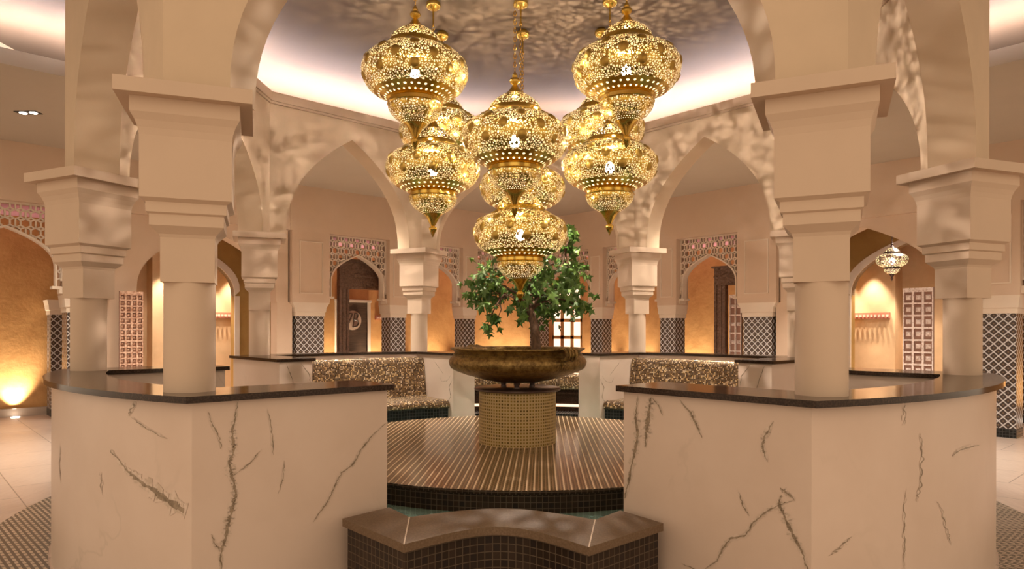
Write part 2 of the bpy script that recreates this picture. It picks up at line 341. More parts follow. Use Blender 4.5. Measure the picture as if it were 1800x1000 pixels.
# columns
col_lab = ['front column left of the entry gap, nearest the camera on the left', 'front column right of the entry gap, nearest the camera on the right', 'outer column at the right end of the right-hand near counter',
           'column on the far right counter, half hidden behind the nearest right column', 'slender far column rising behind the right mosaic bench', 'slender far column rising behind the left mosaic bench',
           'far column standing on the left end of the far left counter', 'outer column at the left end of the left-hand near counter']
CT = c(-.384)   # counter top height
def sq(h, ang, cx, cy): return [rotz((x * h, y * h), ang)[:2] for x, y in ((-1, -1), (1, -1), (1, 1), (-1, 1))]
for i, (x, y) in enumerate(V8):
    base_ang = {0: 23, 1: -23, 2: 23, 3: -23, 4: 23, 5: -23, 6: 23, 7: -23}[i]
    ang = R(base_ang) if i in (0, 1, 4, 5) else R(base_ang)
    if i in (7, 2): ang = R(67 if i == 7 else -67)
    if i in (3, 6): ang = R(67 if i == 3 else -67)
    ang %= pi / 2
    e = empty('arcade_column', (x, y, CT)); tag(e, 'cream stone ' + col_lab[i], 'column', 'cream columns of the octagonal arcade', 'thing')
    pm = MB(); pm.lathe([(.148, 0), (.148, c(.3) - CT)], 40, (x, y, CT)); pm.build('shaft', M_cream2, e, 40)
    def ring(mb, lst):
        for (h0, z0), (h1, z1) in zip(lst, lst[1:]):
            p0, p1 = sq(h0, ang, x, y), sq(h1, ang, x, y)
            for k in range(4):
                j = (k + 1) % 4; mb.quad([(x + p0[k][0], y + p0[k][1], z0), (x + p0[j][0], y + p0[j][1], z0), (x + p1[j][0], y + p1[j][1], z1), (x + p1[k][0], y + p1[k][1], z1)])
        for h_, z_ in (lst[0], lst[-1]): pp = sq(h_, ang, x, y); mb.quad([(x + q_[0], y + q_[1], z_) for q_ in pp])
    m = MB(); ring(m, [(.15, c(.285)), (.15, c(.55)), (.158, c(.57)), (.203, c(.615)), (.203, c(.68)), (.219, c(.69)), (.219, c(.75)), (.249, c(.77)), (.249, c(1.13)), (.256, c(1.17)), (.27, c(1.21)), (.293, c(1.25)), (.293, c(1.337))]); m.build('capital', M_cream2, e)
    m = MB(); ring(m, [(.365, c(1.337)), (.365, c(1.42))]); m.build('abacus', M_cream2, e)

# ---------------------------------------------------------------- marble counters and mosaic benches (four niches)
VSL= [[[4.017,1.421],[4.034,1.32],[4.051,1.236],[4.038,1.132],[4.068,1.05],[4.051,0.963],[4.027,0.874],[4.044,0.791],[4.071,0.694],[4.088,0.612],[4.118,0.517],[4.111,0.397]],[[2.973,1.199],[3.088,1.119],[3.177,1.03],[3.234,0.94],[3.328,0.888],[3.378,0.808],[3.42,0.72],[3.493,0.639],[3.525,0.597]],[[4.192,1.367],[4.17,1.298],[4.128,1.21],[4.111,1.141]],[[3.835,1.355],[3.806,1.211],[3.799,1.068]],[[3.725,1.023],[3.732,0.916],[3.762,0.821]],[[4.17,0.646],[4.15,0.591],[4.118,0.534]],[[4.051,0.97],[3.941,1.034],[3.871,1.112]]]
VAL= [[[0.2218,1.079],[0.2595,0.983],[0.2932,0.93],[0.3241,0.888],[0.385,0.795]],[[0.2841,1.40],[0.2801,1.378],[0.2679,1.315]],[[0.2761,1.307],[0.312,1.249],[0.3493,1.204]],[[0.0092,0.998],[-0.0001,0.846],[0.0136,0.731]],[[0.1931,0.929],[0.1966,0.784]]]
VSR= [[[3.093,1.403],[3.074,1.266],[3.093,1.132],[3.06,0.991],[3.011,0.788],[2.98,0.683]],[[3.201,1.40],[3.188,1.314],[3.169,1.198],[3.155,1.062]],[[3.215,1.40],[3.27,1.34],[3.297,1.286]],[[3.424,1.40],[3.509,1.324],[3.55,1.256],[3.591,1.177]],[[4.058,1.323],[4.006,1.235],[3.989,1.167],[4.024,1.088]],[[4.186,0.893],[4.099,0.854],[4.006,0.787],[3.935,0.712],[3.888,0.628],[3.788,0.588],[3.73,0.506],[3.699,0.428],[3.612,0.353]],[[4.106,0.904],[4.092,0.853],[4.126,0.794],[4.176,0.691],[4.225,0.622],[4.263,0.505]],[[4.099,0.949],[4.143,0.924],[4.186,0.896]],[[3.844,0.875],[3.873,0.795],[3.91,0.751]],[[3.446,0.347],[3.55,0.337]]]
VAR= [[[-0.2322,1.40],[-0.2346,1.287]],[[-0.1044,1.039],[-0.0847,1.066],[-0.0518,1.069],[0.0082,1.057]],[[-0.2322,0.893],[-0.2322,0.653],[-0.2346,0.416]],[[-0.1479,0.773],[-0.1226,0.574],[-0.11,0.472]],[[-0.1955,1.222],[-0.19,1.08],[-0.1955,0.908],[-0.2037,0.808]],[[-0.3681,0.588],[-0.3497,0.626],[-0.3354,0.676]]]
WS = {0: [.021, .010, .007, .006, .006, .009, .006], 1: [.042, .012, .006, .007, .006], 2: [.022, .03, .009, .013, .014, .011, .02, .014, .008, .006], 3: [.008, .013, .006, .006, .009, .006]}
def vein(m, pts, w, fn, seed, taper=True):
    rnd = random.Random(seed); fine = []
    for (a0, z0), (a1, z1) in zip(pts, pts[1:]):
        for k in range(8): fine.append([a0 + (a1 - a0) * k / 8, z0 + (z1 - z0) * k / 8])
    fine.append(list(pts[-1])); n = len(fine); L = []
    for k, (a_, z_) in enumerate(fine):
        ww = w * (.3 + .9 * rnd.random()) * ((.15 + 1.1 * k / n) if not taper else min(1, .2 + 3.2 * min(k, n - 1 - k) / n))
        L.append((a_ + rnd.uniform(-.5, .5) * .010, z_ + rnd.uniform(-.4, .4) * .006, ww))
    for k in range(n - 1):
        (a0, z0, w0), (a1, z1, w1) = L[k], L[k + 1]; P0, P1 = Vector(fn(a0, z0)), Vector(fn(a1, z1))
        dx = Vector(fn(a0 + .01, z0)) - P0; dx.normalize(); dz = Vector((0, 0, 1)); t_ = P1 - P0; tt = Vector((t_.dot(dx), t_.dot(dz)))
        if tt.length < 1e-6: continue
        tt.normalize(); nn = dx * (-tt.y) + dz * tt.x
        m.quad([P0 - nn * w0 / 2, P0 + nn * w0 / 2, P1 + nn * w1 / 2, P1 - nn * w1 / 2])
NICHE = {'near_left': (225, 2.97, 2.97), 'near_right': (315, 2.97, 2.97), 'far_right': (45, 2.68, 3.04), 'far_left': (135, 3.04, 2.68)}   # axis, x' at s<0 end, x' at s>0 end
lab_c = {'near_left': 'curved counter of white marble with grey vertical crack, under the nearest left column', 'near_right': 'curved counter of white marble with forked veins, under the nearest right column',
         'far_right': 'far curved marble counter behind the right mosaic bench', 'far_left': 'far curved marble counter behind the left mosaic bench'}
def arc_pts(r, s0, s1, n=28):
    a0, a1 = asin(s0 / r), asin(s1 / r); return [(r * cos(a0 + (a1 - a0) * k / n), r * sin(a0 + (a1 - a0) * k / n)) for k in range(n + 1)]
def upoly(x0, x1, so, si, ro, ri):
    return [(x0, -si), (x0, -so)] + arc_pts(ro, -so, so) + [(x1, so), (x1, si)] + arc_pts(ri, -si, si)[::-1]
for key, (deg, x0, x1) in NICHE.items():
    th = R(deg); tf = lambda p: rotz(p, th)
    e = empty('marble_counter', (4.4 * cos(th), 4.4 * sin(th), 0)); tag(e, lab_c[key], 'counter', 'marble counters around the basin')
    m = MB(); m.prism(upoly(x0, x1, 1.795, 1.335, 4.64, 4.28), 0, CT - .04, tf=tf)
    m.cur = 1
    if key.startswith('near'):
        for off_, cur_, wm in ((.0, 2, 3.2), (.0012, 1, 1.0)):
          m.cur = cur_
          kk = 0 if key == 'near_left' else 2; S_ = 1.797 if kk == 0 else -1.797
          for q, pl in enumerate((VSL, VSR)[kk // 2]): vein(m, pl, WS[kk][q] * wm, lambda a_, z_: tf((a_, S_ * (1 + off_ * .6), z_)), q + cur_ * 7)
          for q, pl in enumerate((VAL, VAR)[kk // 2]): vein(m, pl, WS[kk + 1][q] * wm, lambda a_, z_: tf(((4.642 + off_) * cos(a_), (4.642 + off_) * sin(a_), z_)), q + 20 + cur_ * 7, not (kk == 0 and q == 0))
    else:
        sg = 1 if key == 'far_left' else -1
        for q, (pl, w_) in enumerate([([(3.05, 1.05), (3.15, .9), (3.1, .75), (3.2, .62)], .015), ([(3.3, 1.1), (3.45, 1.22), (3.6, 1.35)], .01), ([(3.1, 1.1), (3.2, 1.0), (3.35, .98), (3.4, 1.05)], .008)]):
            vein(m, pl, w_, lambda a_, z_: tf((a_, -sg * 1.333, z_)), q + 50)
        for q, pl in enumerate([[(-1.7, 1.4), (-1.62, 1.2), (-1.55, .9)], [(-1.5, 1.4), (-1.38, 1.25), (-1.36, 1.1)]]):
            vein(m, [(-sg * a_ * 1, z_) for a_, z_ in pl], .012, lambda a_, z_: tf((2.678, a_, z_)), q + 60)
    m.build('marble_wall', [M_marble, M_vein, M_vein2], e, 30)
    m = MB(); m.prism(upoly(x0 - .035, x1 - .035, 1.84, 1.30, 4.70, 4.25), CT - .04, CT, tf=tf); m.build('granite_top', M_gran, e, 30)
    # bench
    b = empty('mosaic_bench', (3.7 * cos(th), 3.7 * sin(th), .3)); far = key.startswith('far')
    tag(b, ('%s curved bench of glittering brown and gold mosaic against the marble counter' % {'far_left': 'far left', 'far_right': 'far right', 'near_left': 'near left', 'near_right': 'near right'}[key]), 'bench', 'mosaic benches in the niches')
    def rfn(p, k): r, z = p; an = k * asin(1.325 / r); return tf((r * cos(an), r * sin(an), z))
    ks = [-1 + 2 * k / 40 for k in range(41)]
    def rr(pts): return pts
    m = MB(); m.sweep([(4.27, .72), (4.27, 1.34), (4.22, 1.372), (4.15, 1.375), (4.10, 1.35), (4.08, 1.28), (4.03, .85), (4.02, .72)], ks, rfn, True); m.build('backrest', M_glit, b, 50)
    m = MB(); m.sweep([(4.27, .55), (4.27, .72), (4.02, .72), (3.95, .70), (3.7, .685), (3.50, .69), (3.42, .67), (3.385, .62), (3.39, .57), (3.42, .55)], ks, rfn, True); m.build('seat', M_glit, b, 50)
    m = MB(); m.sweep([(4.27, .0), (4.27, .55), (3.43, .55), (3.43, .0)], ks, rfn, True); m.build('plinth', M_bluem, b, 30)

# ---------------------------------------------------------------- pool, low tiled walls, platform, pedestal, bowl
m = MB(); m.lathe([(3.45, .36), (3.45, .0)], 64); m.quad([(3.45 * cos(2 * pi * k / 64), 3.45 * sin(2 * pi * k / 64), .015) for k in range(64)], None); m.build('pool_basin', M_teal); o = bpy.data.objects['pool_basin']
tag(o, 'shallow green tiled footbath pool under the striped platform', 'pool', kind='thing')
m = MB(); m.lathe([(2.5, .33), (3.44, .33)], 64); m.build('water', M_water, None); o = bpy.data.objects['water']; tag(o, 'still greenish water around the striped round platform', 'water', kind='stuff')
def low_wall(rot, label):
    th = R(rot); tf = lambda p: rotz(p, th); e = empty('low_tiled_wall', rotz((0, -3.9, 0), th)); tag(e, label, 'low wall', 'low tiled walls closing the basin', 'thing')
    so = [(-1.04, -3.74), (-.53, -4.25)]; si = [(-.80, -3.44), (-.61, -3.68)]
    N = 20
    def curve(x0, y0, x1, y1, ym):
        out = []
        for k in range(N + 1):
            u = -1 + 2 * k / N; x = x0 + (x1 - x0) * (u + 1) / 2; out.append((x, ym + (y0 - ym) * (.75 * u * u + .25 * (1 - cos(pi * u)) / 2)))
        return out
    outer = [so[0]] + curve(-.53, -4.25, .53, -4.25, -3.88) + [(1.04, -3.74)]
    inner = [si[0]] + curve(-.61, -3.68, .61, -3.68, -3.43) + [(.80, -3.44)]
    body_o = [so[0]] + curve(-.53, -4.21, .53, -4.21, -3.84) + [(1.04, -3.74)]; body_o[0] = (-1.01, -3.72); body_o[-1] = (1.01, -3.72)
    m = MB(); m.prism(body_o + inner[::-1], 0, c(-1.285), tf=tf); m.build('tiled_wall', M_dark, e, 30)
    m = MB(); m.prism(outer + inner[::-1], c(-1.285), c(-1.235), tf=tf)
    m.cur = 1
    for sg in (-1, 1): m.quad([tf((sg * .526, -4.252, c(-1.234))), tf((sg * .534, -4.252, c(-1.234))), tf((sg * .614, -3.68, c(-1.234))), tf((sg * .606, -3.68, c(-1.234)))])
    m.build('coping', [M_cop, M_white], e, 30)
low_wall(0, 'low dark mosaic wall with wavy brown granite coping, between the two near counters')
low_wall(90, 'low dark mosaic wall closing the basin on its right side')
low_wall(270, 'low dark mosaic wall closing the basin on its left side')
# platform
e = empty('round_platform', (0, 0, 0)); tag(e, 'round low platform of striped brown mosaic around the pedestal', 'platform')
PZ = c(-1.33)
m = MB(); pts = [(2.5 * cos(2 * pi * k / 96), 2.5 * sin(2 * pi * k / 96)) for k in range(96)]; m.quad([(*p, PZ) for p in pts], pts); m.build('platform_top', M_strip, e)
m = MB(); m.lathe([(2.5, 0.02), (2.5, PZ - .035), (2.515, PZ - .03), (2.515, PZ - .002), (2.5, PZ)], 96); m.build('mosaic_rim', M_dark, e, 30)
PX = -.03
e = empty('mosaic_pedestal', (PX, 0, PZ)); tag(e, 'round pedestal of small gold mosaic tiles with a dark plate on top', 'pedestal')
m = MB(); m.lathe([(.458, PZ), (.458, c(-.715))], 64, (PX, 0, 0)); m.build('mosaic_drum', M_gold, e, 40)
m = MB(); m.lathe([(0, c(-.715)), (.5, c(-.715)), (.515, c(-.705)), (.515, c(-.69)), (.5, c(-.68)), (0, c(-.68))], 64, (PX, 0, 0)); m.build('top_plate', M_plate, e, 40)
e = empty('bronze_bowl', (PX, 0, c(-.68))); tag(e, 'very wide aged bronze bowl on three short feet with curled strap handles', 'bowl')
prof = [(0, -.60), (.28, -.61), (.42, -.58), (.62, -.525), (.75, -.475), (.79, -.45), (.805, -.43), (.82, -.37), (.80, -.33), (.765, -.30), (.77, -.285), (.745, -.27), (.755, -.25), (.80, -.225), (.80, -.21), (.76, -.212), (.72, -.25), (.70, -.30), (.70, -.42), (.5, -.5), (0, -.52)]
m = MB(); m.lathe([(r_, c(z_)) for r_, z_ in prof], 96, (PX, 0, 0)); m.build('bowl_body', M_bronze, e, 50)
for k in range(3):
    an = R(-90 + 120 * k); m = MB(); m.lathe([(.035, c(-.682)), (.03, c(-.655)), (.05, c(-.60))], 12, (PX + .2 * cos(an), .2 * sin(an), 0)); m.build('foot', M_plate, e, 40)
for an in (R(-47), R(133)):
    m = MB(); ax = lambda r_, s_, z_: (PX + r_ * cos(an) - s_ * sin(an), r_ * sin(an) + s_ * cos(an), c(z_))
    sec = [(.76, -.235), (.80, -.205), (.86, -.195), (.905, -.22), (.92, -.27), (.90, -.325), (.86, -.345), (.82, -.33), (.82, -.315), (.855, -.325), (.885, -.305), (.90, -.27), (.885, -.235), (.855, -.215), (.81, -.222), (.765, -.25)]
    m.sweep(sec, [-.085, -.06, -.03, 0, .03, .06, .085], lambda p, q: ax(p[0], q, p[1] + .008 * cos(q * 60)), True)
    for s_ in (-.045, 0, .045): m.tube([ax(.80, s_, -.205), ax(.86, s_, -.190), ax(.91, s_, -.22), ax(.925, s_, -.27), ax(.905, s_, -.33)], .009, 6)
    for q_ in range(7): m.tube([ax(.815 - .01 * q_, -.07 + .025 * q_, -.36 - .012 * sin(q_ * 2)), ax(.83 - .01 * q_, -.06 + .025 * q_, -.385), ax(.80, -.05 + .025 * q_, -.42)], .012, 6)
    m.build('handle', M_bronze, e, 50)

# tree in the bowl
e = empty('potted_tree', (.15, .12, c(-.45))); tag(e, 'small green tree with maple-like leaves growing out of the bronze bowl', 'tree')
rnd = random.Random(5); m = MB(); tips = []
tr = [(.15, .12, c(-.46)), (.19, .18, c(-.2)), (.17, .28, c(.05)), (.11, .38, c(.25)), (.10, .48, c(.45)), (.15, .56, c(.65))]
m.tube(tr, [.07, .062, .055, .05, .045, .035], 10)
def branch(p0, p1, r0, sag=0.0, n=6):
    p0, p1 = Vector(p0), Vector(p1); pts = [p0.lerp(p1, k / n) + Vector((rnd.uniform(-.03, .03), rnd.uniform(-.03, .03), -sag * sin(pi * k / n) * 0 + .12 * sin(pi * k / n) * (1 if k else 0))) for k in range(n + 1)]
    m.tube(pts, [r0 * (1 - .8 * k / n) for k in range(n + 1)], 6); return pts
AN = [((-.38, .0, .55), 95, .30), ((-.1, .1, .45), 80, .32), ((.35, .1, .40), 120, .36), ((.55, .0, .50), 90, .30), ((.30, -.1, .72), 60, .26), ((.62, .15, .80), 45, .18), ((.60, .1, 1.05), 22, .10), ((.64, .05, 1.25), 22, .09),
      ((-.40, -.05, .72), 40, .2), ((-.28, -.15, .15), 14, .10), ((-.40, -.1, .04), 16, .10), ((.72, .0, .30), 34, .14), ((.05, -.1, .25), 26, .2), ((-.52, .05, .42), 30, .15), ((.15, .2, .30), 40, .26)]
AN = [((x_ * 1.04, y_ + .5, z_), n_, s_) for (x_, y_, z_), n_, s_ in AN]
for (x_, y_, z_), n_, s_ in AN:
    st = tr[3] if z_ < .6 else tr[5]
    if z_ < .2: st = (-.2, .45, c(.42))
    if z_ > 1: st = (.5, .58, c(.75))
    branch(st, (x_, y_, c(z_)), .022)
m.build('trunk', M_bark, e, 60)
m = MB()
def leaf(p, s_, nrm, up):
    n_ = nrm.normalized(); u_ = (up - n_ * up.dot(n_)).normalized(); r_ = u_.cross(n_)
    out = []
    for k, rad in enumerate([.12, .55, .30, .85, .42, 1.0, .42, .85, .30, .55]):
        an = -pi / 2 + 2 * pi * k / 10
        out.append(p + (r_ * cos(an) * .9 + u_ * (sin(an) + .1)) * rad * s_ + n_ * (-.18 * s_ * rad * rad))
    cc_ = p + n_ * .03 * s_
    for k in range(10): m.quad([cc_, out[k], out[(k + 1) % 10]], [(0, 0), (1, 0), (1, 1)])
for (x_, y_, z_), n_, s_ in AN:
    for k in range(int(n_ * .75)):
        p = Vector((x_ + rnd.gauss(0, s_ * .5), y_ + rnd.gauss(0, s_ * .55), c(z_) + rnd.gauss(0, s_ * .42)))
        nr = Vector((rnd.uniform(-.7, .7), -1 + rnd.uniform(-.2, .9), rnd.uniform(-.2, .9))); leaf(p, rnd.uniform(.075, .115), nr, Vector((rnd.uniform(-.8, .8), 0, -1 + rnd.uniform(0, .8))))
m.build('foliage', M_leaf, e, 0, merge=False)

# ---------------------------------------------------------------- brass lanterns
def lantern_body(e, L0, S, Mp, Md, Mb, chain_len, hi=True):
    n = 48 if hi else 24; X, Y, Z = L0
    def part(name, prof, mat, per=False):
        if prof[0][1] > prof[-1][1]: prof = prof[::-1]
        m = MB(); m.lathe([(r_ * S, z_ * S) for r_, z_ in prof], n, L0, per=per); return m.build(name, mat, e, 60, recalc=False)
    m = MB(); prof = [(.78, -.38), (.88, -.30), (.96, -.17), (1.0, 0), (.985, .11), (.93, .21), (.84, .295), (.72, .36), (.60, .405), (.49, .43)]
    m.lathe([(r_ * S, z_ * S) for r_, z_ in prof], n, L0)
    m.cur = 1
    if hi:
        for zz, rr_, cnt, ph in ((.25, .895, 9, 0), (.05, .995, 9, .5), (-.17, .955, 9, 0), (.375, .69, 7, .3)):
            sl = {.25: .85, .05: .1, -.17: -.45, .375: 1.05}[zz]
            for k in range(cnt):
                an = 2 * pi * (k + ph) / cnt; N_ = Vector((cos(an) * cos(sl), sin(an) * cos(sl), sin(sl))); C_ = Vector((X + rr_ * S * cos(an), Y + rr_ * S * sin(an), Z + zz * S))
                a_ = N_.cross(Vector((0, 0, 1))).normalized(); b_ = a_.cross(N_)
                R1 = [C_ + (a_ * cos(q_ * pi / 4) + b_ * sin(q_ * pi / 4)) * .095 * S - N_ * .008 for q_ in range(8)]; R2 = [C_ + (a_ * cos(q_ * pi / 4) + b_ * sin(q_ * pi / 4)) * .065 * S + N_ * .014 * S for q_ in range(8)]
                for q_ in range(8): m.quad([R1[q_], R1[(q_ + 1) % 8], R2[(q_ + 1) % 8], R2[q_]])
                m.quad(R2)
    m.build('pierced_body', [Mp, M_ros if hi else Mb], e, 60, recalc=False)
    part('dotted_ring', [(.78, -.38), (.50, -.51)], Md, True)
    part('collar', [(.50, -.51), (.53, -.52), (.49, -.54), (.49, -.60), (.52, -.615), (.50, -.63)], Mb)
    part('lower_bowl', [(.50, -.63), (.50, -.69), (.46, -.77), (.39, -.85), (.30, -.91)], Mp)
    part('lower_dotted_ring', [(.30, -.91), (.21, -.97)], Md, True)
    part('drop_finial', [(.21, -.97), (.17, -1.0), (.12, -1.08), (.06, -1.19), (.045, -1.22), (.09, -1.265), (.085, -1.29), (0, -1.47)], Mb)
    part('dome_rim', [(.49, .43), (.53, .44), (.53, .50), (.49, .55)], Mb)
    part('pierced_dome', [(.49, .55), (.45, .64), (.36, .73), (.26, .80), (.18, .84)], Mp)
    part('top_finial', [(.18, .84), (.11, .91), (.06, .99), (.04, 1.02), (.085, 1.05), (.105, 1.09), (.085, 1.13), (.04, 1.155), (.055, 1.18), (.02, 1.25), (0, 1.3)], Mb)
    m = MB(); m.lathe([(0, -.06), (.04, -.045), (.055, 0), (.04, .05), (.02, .07), (0, .08)], 12, (X, Y, Z - .03)); m.build('bulb', M_bulb, e, 60)
    m = MB(); z_ = Z + 1.28 * S; k = 0; st = .05
    while z_ < Z + 1.28 * S + chain_len:
        pts = []
        for q_ in range(9):
            an = 2 * pi * q_ / 8; w_, h_ = .014 * cos(an), .03 * sin(an); pts.append((X + (w_ if k % 2 else 0), Y + (0 if k % 2 else w_), z_ + h_ + .02))
        m.tube(pts, .0045, 4); z_ += st * .9; k += 1
    m.build('chain', Mb, e, 60)
def canopy(e, x, y, top, Mb, drop):
    m = MB(); m.lathe([(0, top), (.055, top), (.06, top - .02), (.085, top - .03), (.09, top - .07), (.07, top - .10), (.03, top - .115), (.012, top - .12), (.01, top - drop), (0, top - drop)], 20, (x, y, 0)); m.build('ceiling_canopy', Mb, e, 60)
LP = {(-1, -1): (-1.09, -.95, 2.73), (0, -1): (-.03, -.95, 2.01), (1, -1): (1.14, -.95, 2.73), (-1, 0): (-1.05, 0, 1.935), (0, 0): (0, 0, 1.155), (1, 0): (1.06, 0, 1.95), (-1, 1): (-1.07, .85, 2.62), (0, 1): (0, .85, 1.875), (1, 1): (1.03, .85, 2.62)}
LL = {(-1, -1): 'high front lantern at upper left of the cluster', (0, -1): 'front middle lantern in the nearest row', (1, -1): 'high front lantern at upper right of the cluster',
      (-1, 0): 'middle-height lantern just below the upper left one', (0, 0): 'lowest lantern of all, directly above the bronze bowl', (1, 0): 'middle-height lantern just below the upper right one',
      (-1, 1): 'rear lantern tucked behind the two left lanterns', (0, 1): 'rear middle lantern tucked behind the front middle and lowest ones', (1, 1): 'rear lantern tucked behind the two right lanterns'}
for key, (x, y, z) in LP.items():
    e = empty('brass_lantern', (x, y, c(z))); tag(e, 'pierced brass ' + LL[key], 'lantern', 'brass lanterns hanging in a cluster')
    S = .565; lz = c(z); lantern_body(e, (x, y, lz), S, M_pierce, M_dots, M_brass, HI - .28 - (lz + 1.28 * S)); canopy(e, x, y, HI, M_brass, .30)
    ld = bpy.data.lights.new('lantern_light', 'POINT'); ld.energy = 190; ld.color = (1, .83, .68); ld.shadow_soft_size = .007
    lo = bpy.data.objects.new('lantern_light', ld); COL.objects.link(lo); lo.parent = e; lo.location = (0, 0, .13)

# ---------------------------------------------------------------- outer arcade (two diagonal fronts)
K = 12.3 * .70711
def fr(sg): return lambda p: (sg * ((p[0] + p[1]) * .70711), 12.3 + (-p[0] + p[1]) * .70711, p[2])      # p = along from the far corner, outward depth, height
side = {-1: 'left', 1: 'right'}
def arch_wall(m, tf, s0, s1, a, ctr, z0, zs, rise, ztop, d0, d1, N=24, jamb=True):
    us = [ctr - a * sin(pi / 2 * (1 - 2 * k / N)) for k in range(N + 1)]
    for dd in (d0, d1):
        for k in range(N):
            za, zb = arch_z(us[k] - ctr, a, zs, rise), arch_z(us[k + 1] - ctr, a, zs, rise); m.quad([tf((us[k], dd, za)), tf((us[k + 1], dd, zb)), tf((us[k + 1], dd, ztop)), tf((us[k], dd, ztop))])
        m.quad([tf((s0, dd, z0)), tf((ctr - a, dd, z0)), tf((ctr - a, dd, ztop)), tf((s0, dd, ztop))]); m.quad([tf((ctr + a, dd, z0)), tf((s1, dd, z0)), tf((s1, dd, ztop)), tf((ctr + a, dd, ztop))])
    for k in range(N):
        za, zb = arch_z(us[k] - ctr, a, zs, rise), arch_z(us[k + 1] - ctr, a, zs, rise); m.quad([tf((us[k], d0, za)), tf((us[k + 1], d0, zb)), tf((us[k + 1], d1, zb)), tf((us[k], d1, za))])
    for sg_ in (-1, 1): m.quad([tf((ctr + sg_ * a, d0, z0)), tf((ctr + sg_ * a, d1, z0)), tf((ctr + sg_ * a, d1, zs)), tf((ctr + sg_ * a, d0, zs))])
    for s_ in (s0, s1): m.quad([tf((s_, d0, z0)), tf((s_, d1, z0)), tf((s_, d1, ztop)), tf((s_, d0, ztop))])
    m.quad([tf((s0, d0, z0)), tf((ctr - a, d0, z0)), tf((ctr - a, d1, z0)), tf((s0, d1, z0))]); m.quad([tf((ctr + a, d0, z0)), tf((s1, d0, z0)), tf((s1, d1, z0)), tf((ctr + a, d1, z0))]); m.quad([tf((s0, d0, ztop)), tf((s1, d0, ztop)), tf((s1, d1, ztop)), tf((s0, d1, ztop))])
def lattice(tf, s0, s1, zt, ctr, a, zj, zs, rise, d0, label, grp):
    e = empty('lattice_screen', tf((ctr, d0, zs))); tag(e, label, 'lattice', grp, 'thing')
    m = MB(); inside = lambda s_, z_: s0 <= s_ <= s1 and z_ <= zt and z_ > zj + .08 and (abs(s_ - ctr) > a + .01 if z_ < zs else (abs(s_ - ctr) >= a or z_ > arch_z(s_ - ctr, a, zs, rise) + .01))
    def bar(p, q, w=.017, n=4):
        w = w * 1.45
        for k in range(n):
            a0 = (p[0] + (q[0] - p[0]) * k / n, p[1] + (q[1] - p[1]) * k / n); a1 = (p[0] + (q[0] - p[0]) * (k + 1) / n, p[1] + (q[1] - p[1]) * (k + 1) / n)
            if not (inside(*a0) and inside(*a1)): continue
            dx, dz = a1[0] - a0[0], a1[1] - a0[1]; L = math.hypot(dx, dz) or 1; nx, nz = -dz / L * w / 2, dx / L * w / 2
            f = [(a0[0] - nx, a0[1] - nz), (a0[0] + nx, a0[1] + nz), (a1[0] + nx, a1[1] + nz), (a1[0] - nx, a1[1] - nz)]
            F = [tf((u_, d0, v_)) for u_, v_ in f]; G = [tf((u_, d0 + .07, v_)) for u_, v_ in f]
            m.quad(F); m.quad([F[1], F[2], G[2], G[1]]); m.quad([F[0], F[3], G[3], G[0]])
    g = .30; i0 = int((s1 - s0) / g) + 2
    for i in range(-i0, i0 + 1):
        for j in range(-1, 9):
            cx_, cz_ = ctr + (i + .5 * (j % 2)) * g, zt - .06 - j * g * .5
            H = [(cx_ + .085 * cos(R(30 + 60 * k)), cz_ + .085 * sin(R(30 + 60 * k))) for k in range(6)]
            for k in range(6): bar(H[k], H[(k + 1) % 6], .018, 2)
            for k in range(6): bar(H[k], (cx_ + g * .5 * cos(R(30 + 60 * k)) * 1.0, cz_ + g * .5 * sin(R(30 + 60 * k))), .018, 3)
    for p, q in (((s0 + .01, zj + .1), (s0 + .01, zt - .01)), ((s1 - .01, zj + .1), (s1 - .01, zt - .01)), ((s0 + .01, zt - .01), (s1 - .01, zt - .01))): bar(p, q, .03, 6)
    m.build('openwork_panel', M_white, e, merge=False)
    m = MB(); N = 28; w = .03; us = [a * sin(pi / 2 * (-1 + 2 * k / N)) for k in range(N + 1)]
    path = [(ctr - a, zj), (ctr - a, zj + .05)] + [(ctr + u, arch_z(u, a, zs, rise)) for u in us] + [(ctr + a, zj + .05), (ctr + a, zj)]
    up = [(ctr - a - w, zj), (ctr - a - w, zj + .05)] + [(ctr + u * (1 + w / a), arch_z(u, a, zs, rise) + w) for u in us] + [(ctr + a + w, zj + .05), (ctr + a + w, zj)]
    for k in range(len(path) - 1):
        a_, b_, c_, d_ = path[k], path[k + 1], up[k + 1], up[k]
        for dd in (d0 - .03, d0 + .16): m.quad([tf((q_[0], dd, q_[1])) for q_ in (a_, b_, c_, d_)])
        m.quad([tf((a_[0], d0 - .03, a_[1])), tf((b_[0], d0 - .03, b_[1])), tf((b_[0], d0 + .16, b_[1])), tf((a_[0], d0 + .16, a_[1]))]); m.quad([tf((d_[0], d0 - .03, d_[1])), tf((c_[0], d0 - .03, c_[1])), tf((c_[0], d0 + .16, c_[1])), tf((d_[0], d0 + .16, d_[1]))])
    m.build('arch_edge', M_white, e, 40)
    for sg_, e0 in ((-1, s0), (1, s1)):
        m = MB(); lo_, hi_ = sorted((e0, ctr + sg_ * (a - .05))); m.box(lo_, hi_, d0 - .05, d0 + .2, zj - .05, zj, tf=tf); lo_, hi_ = sorted((e0, ctr + sg_ * (a + .06))); m.box(lo_, hi_, d0 - .05, d0 + .2, zj - .13, zj - .05, tf=tf)
        m.build('bracket', M_white, e)
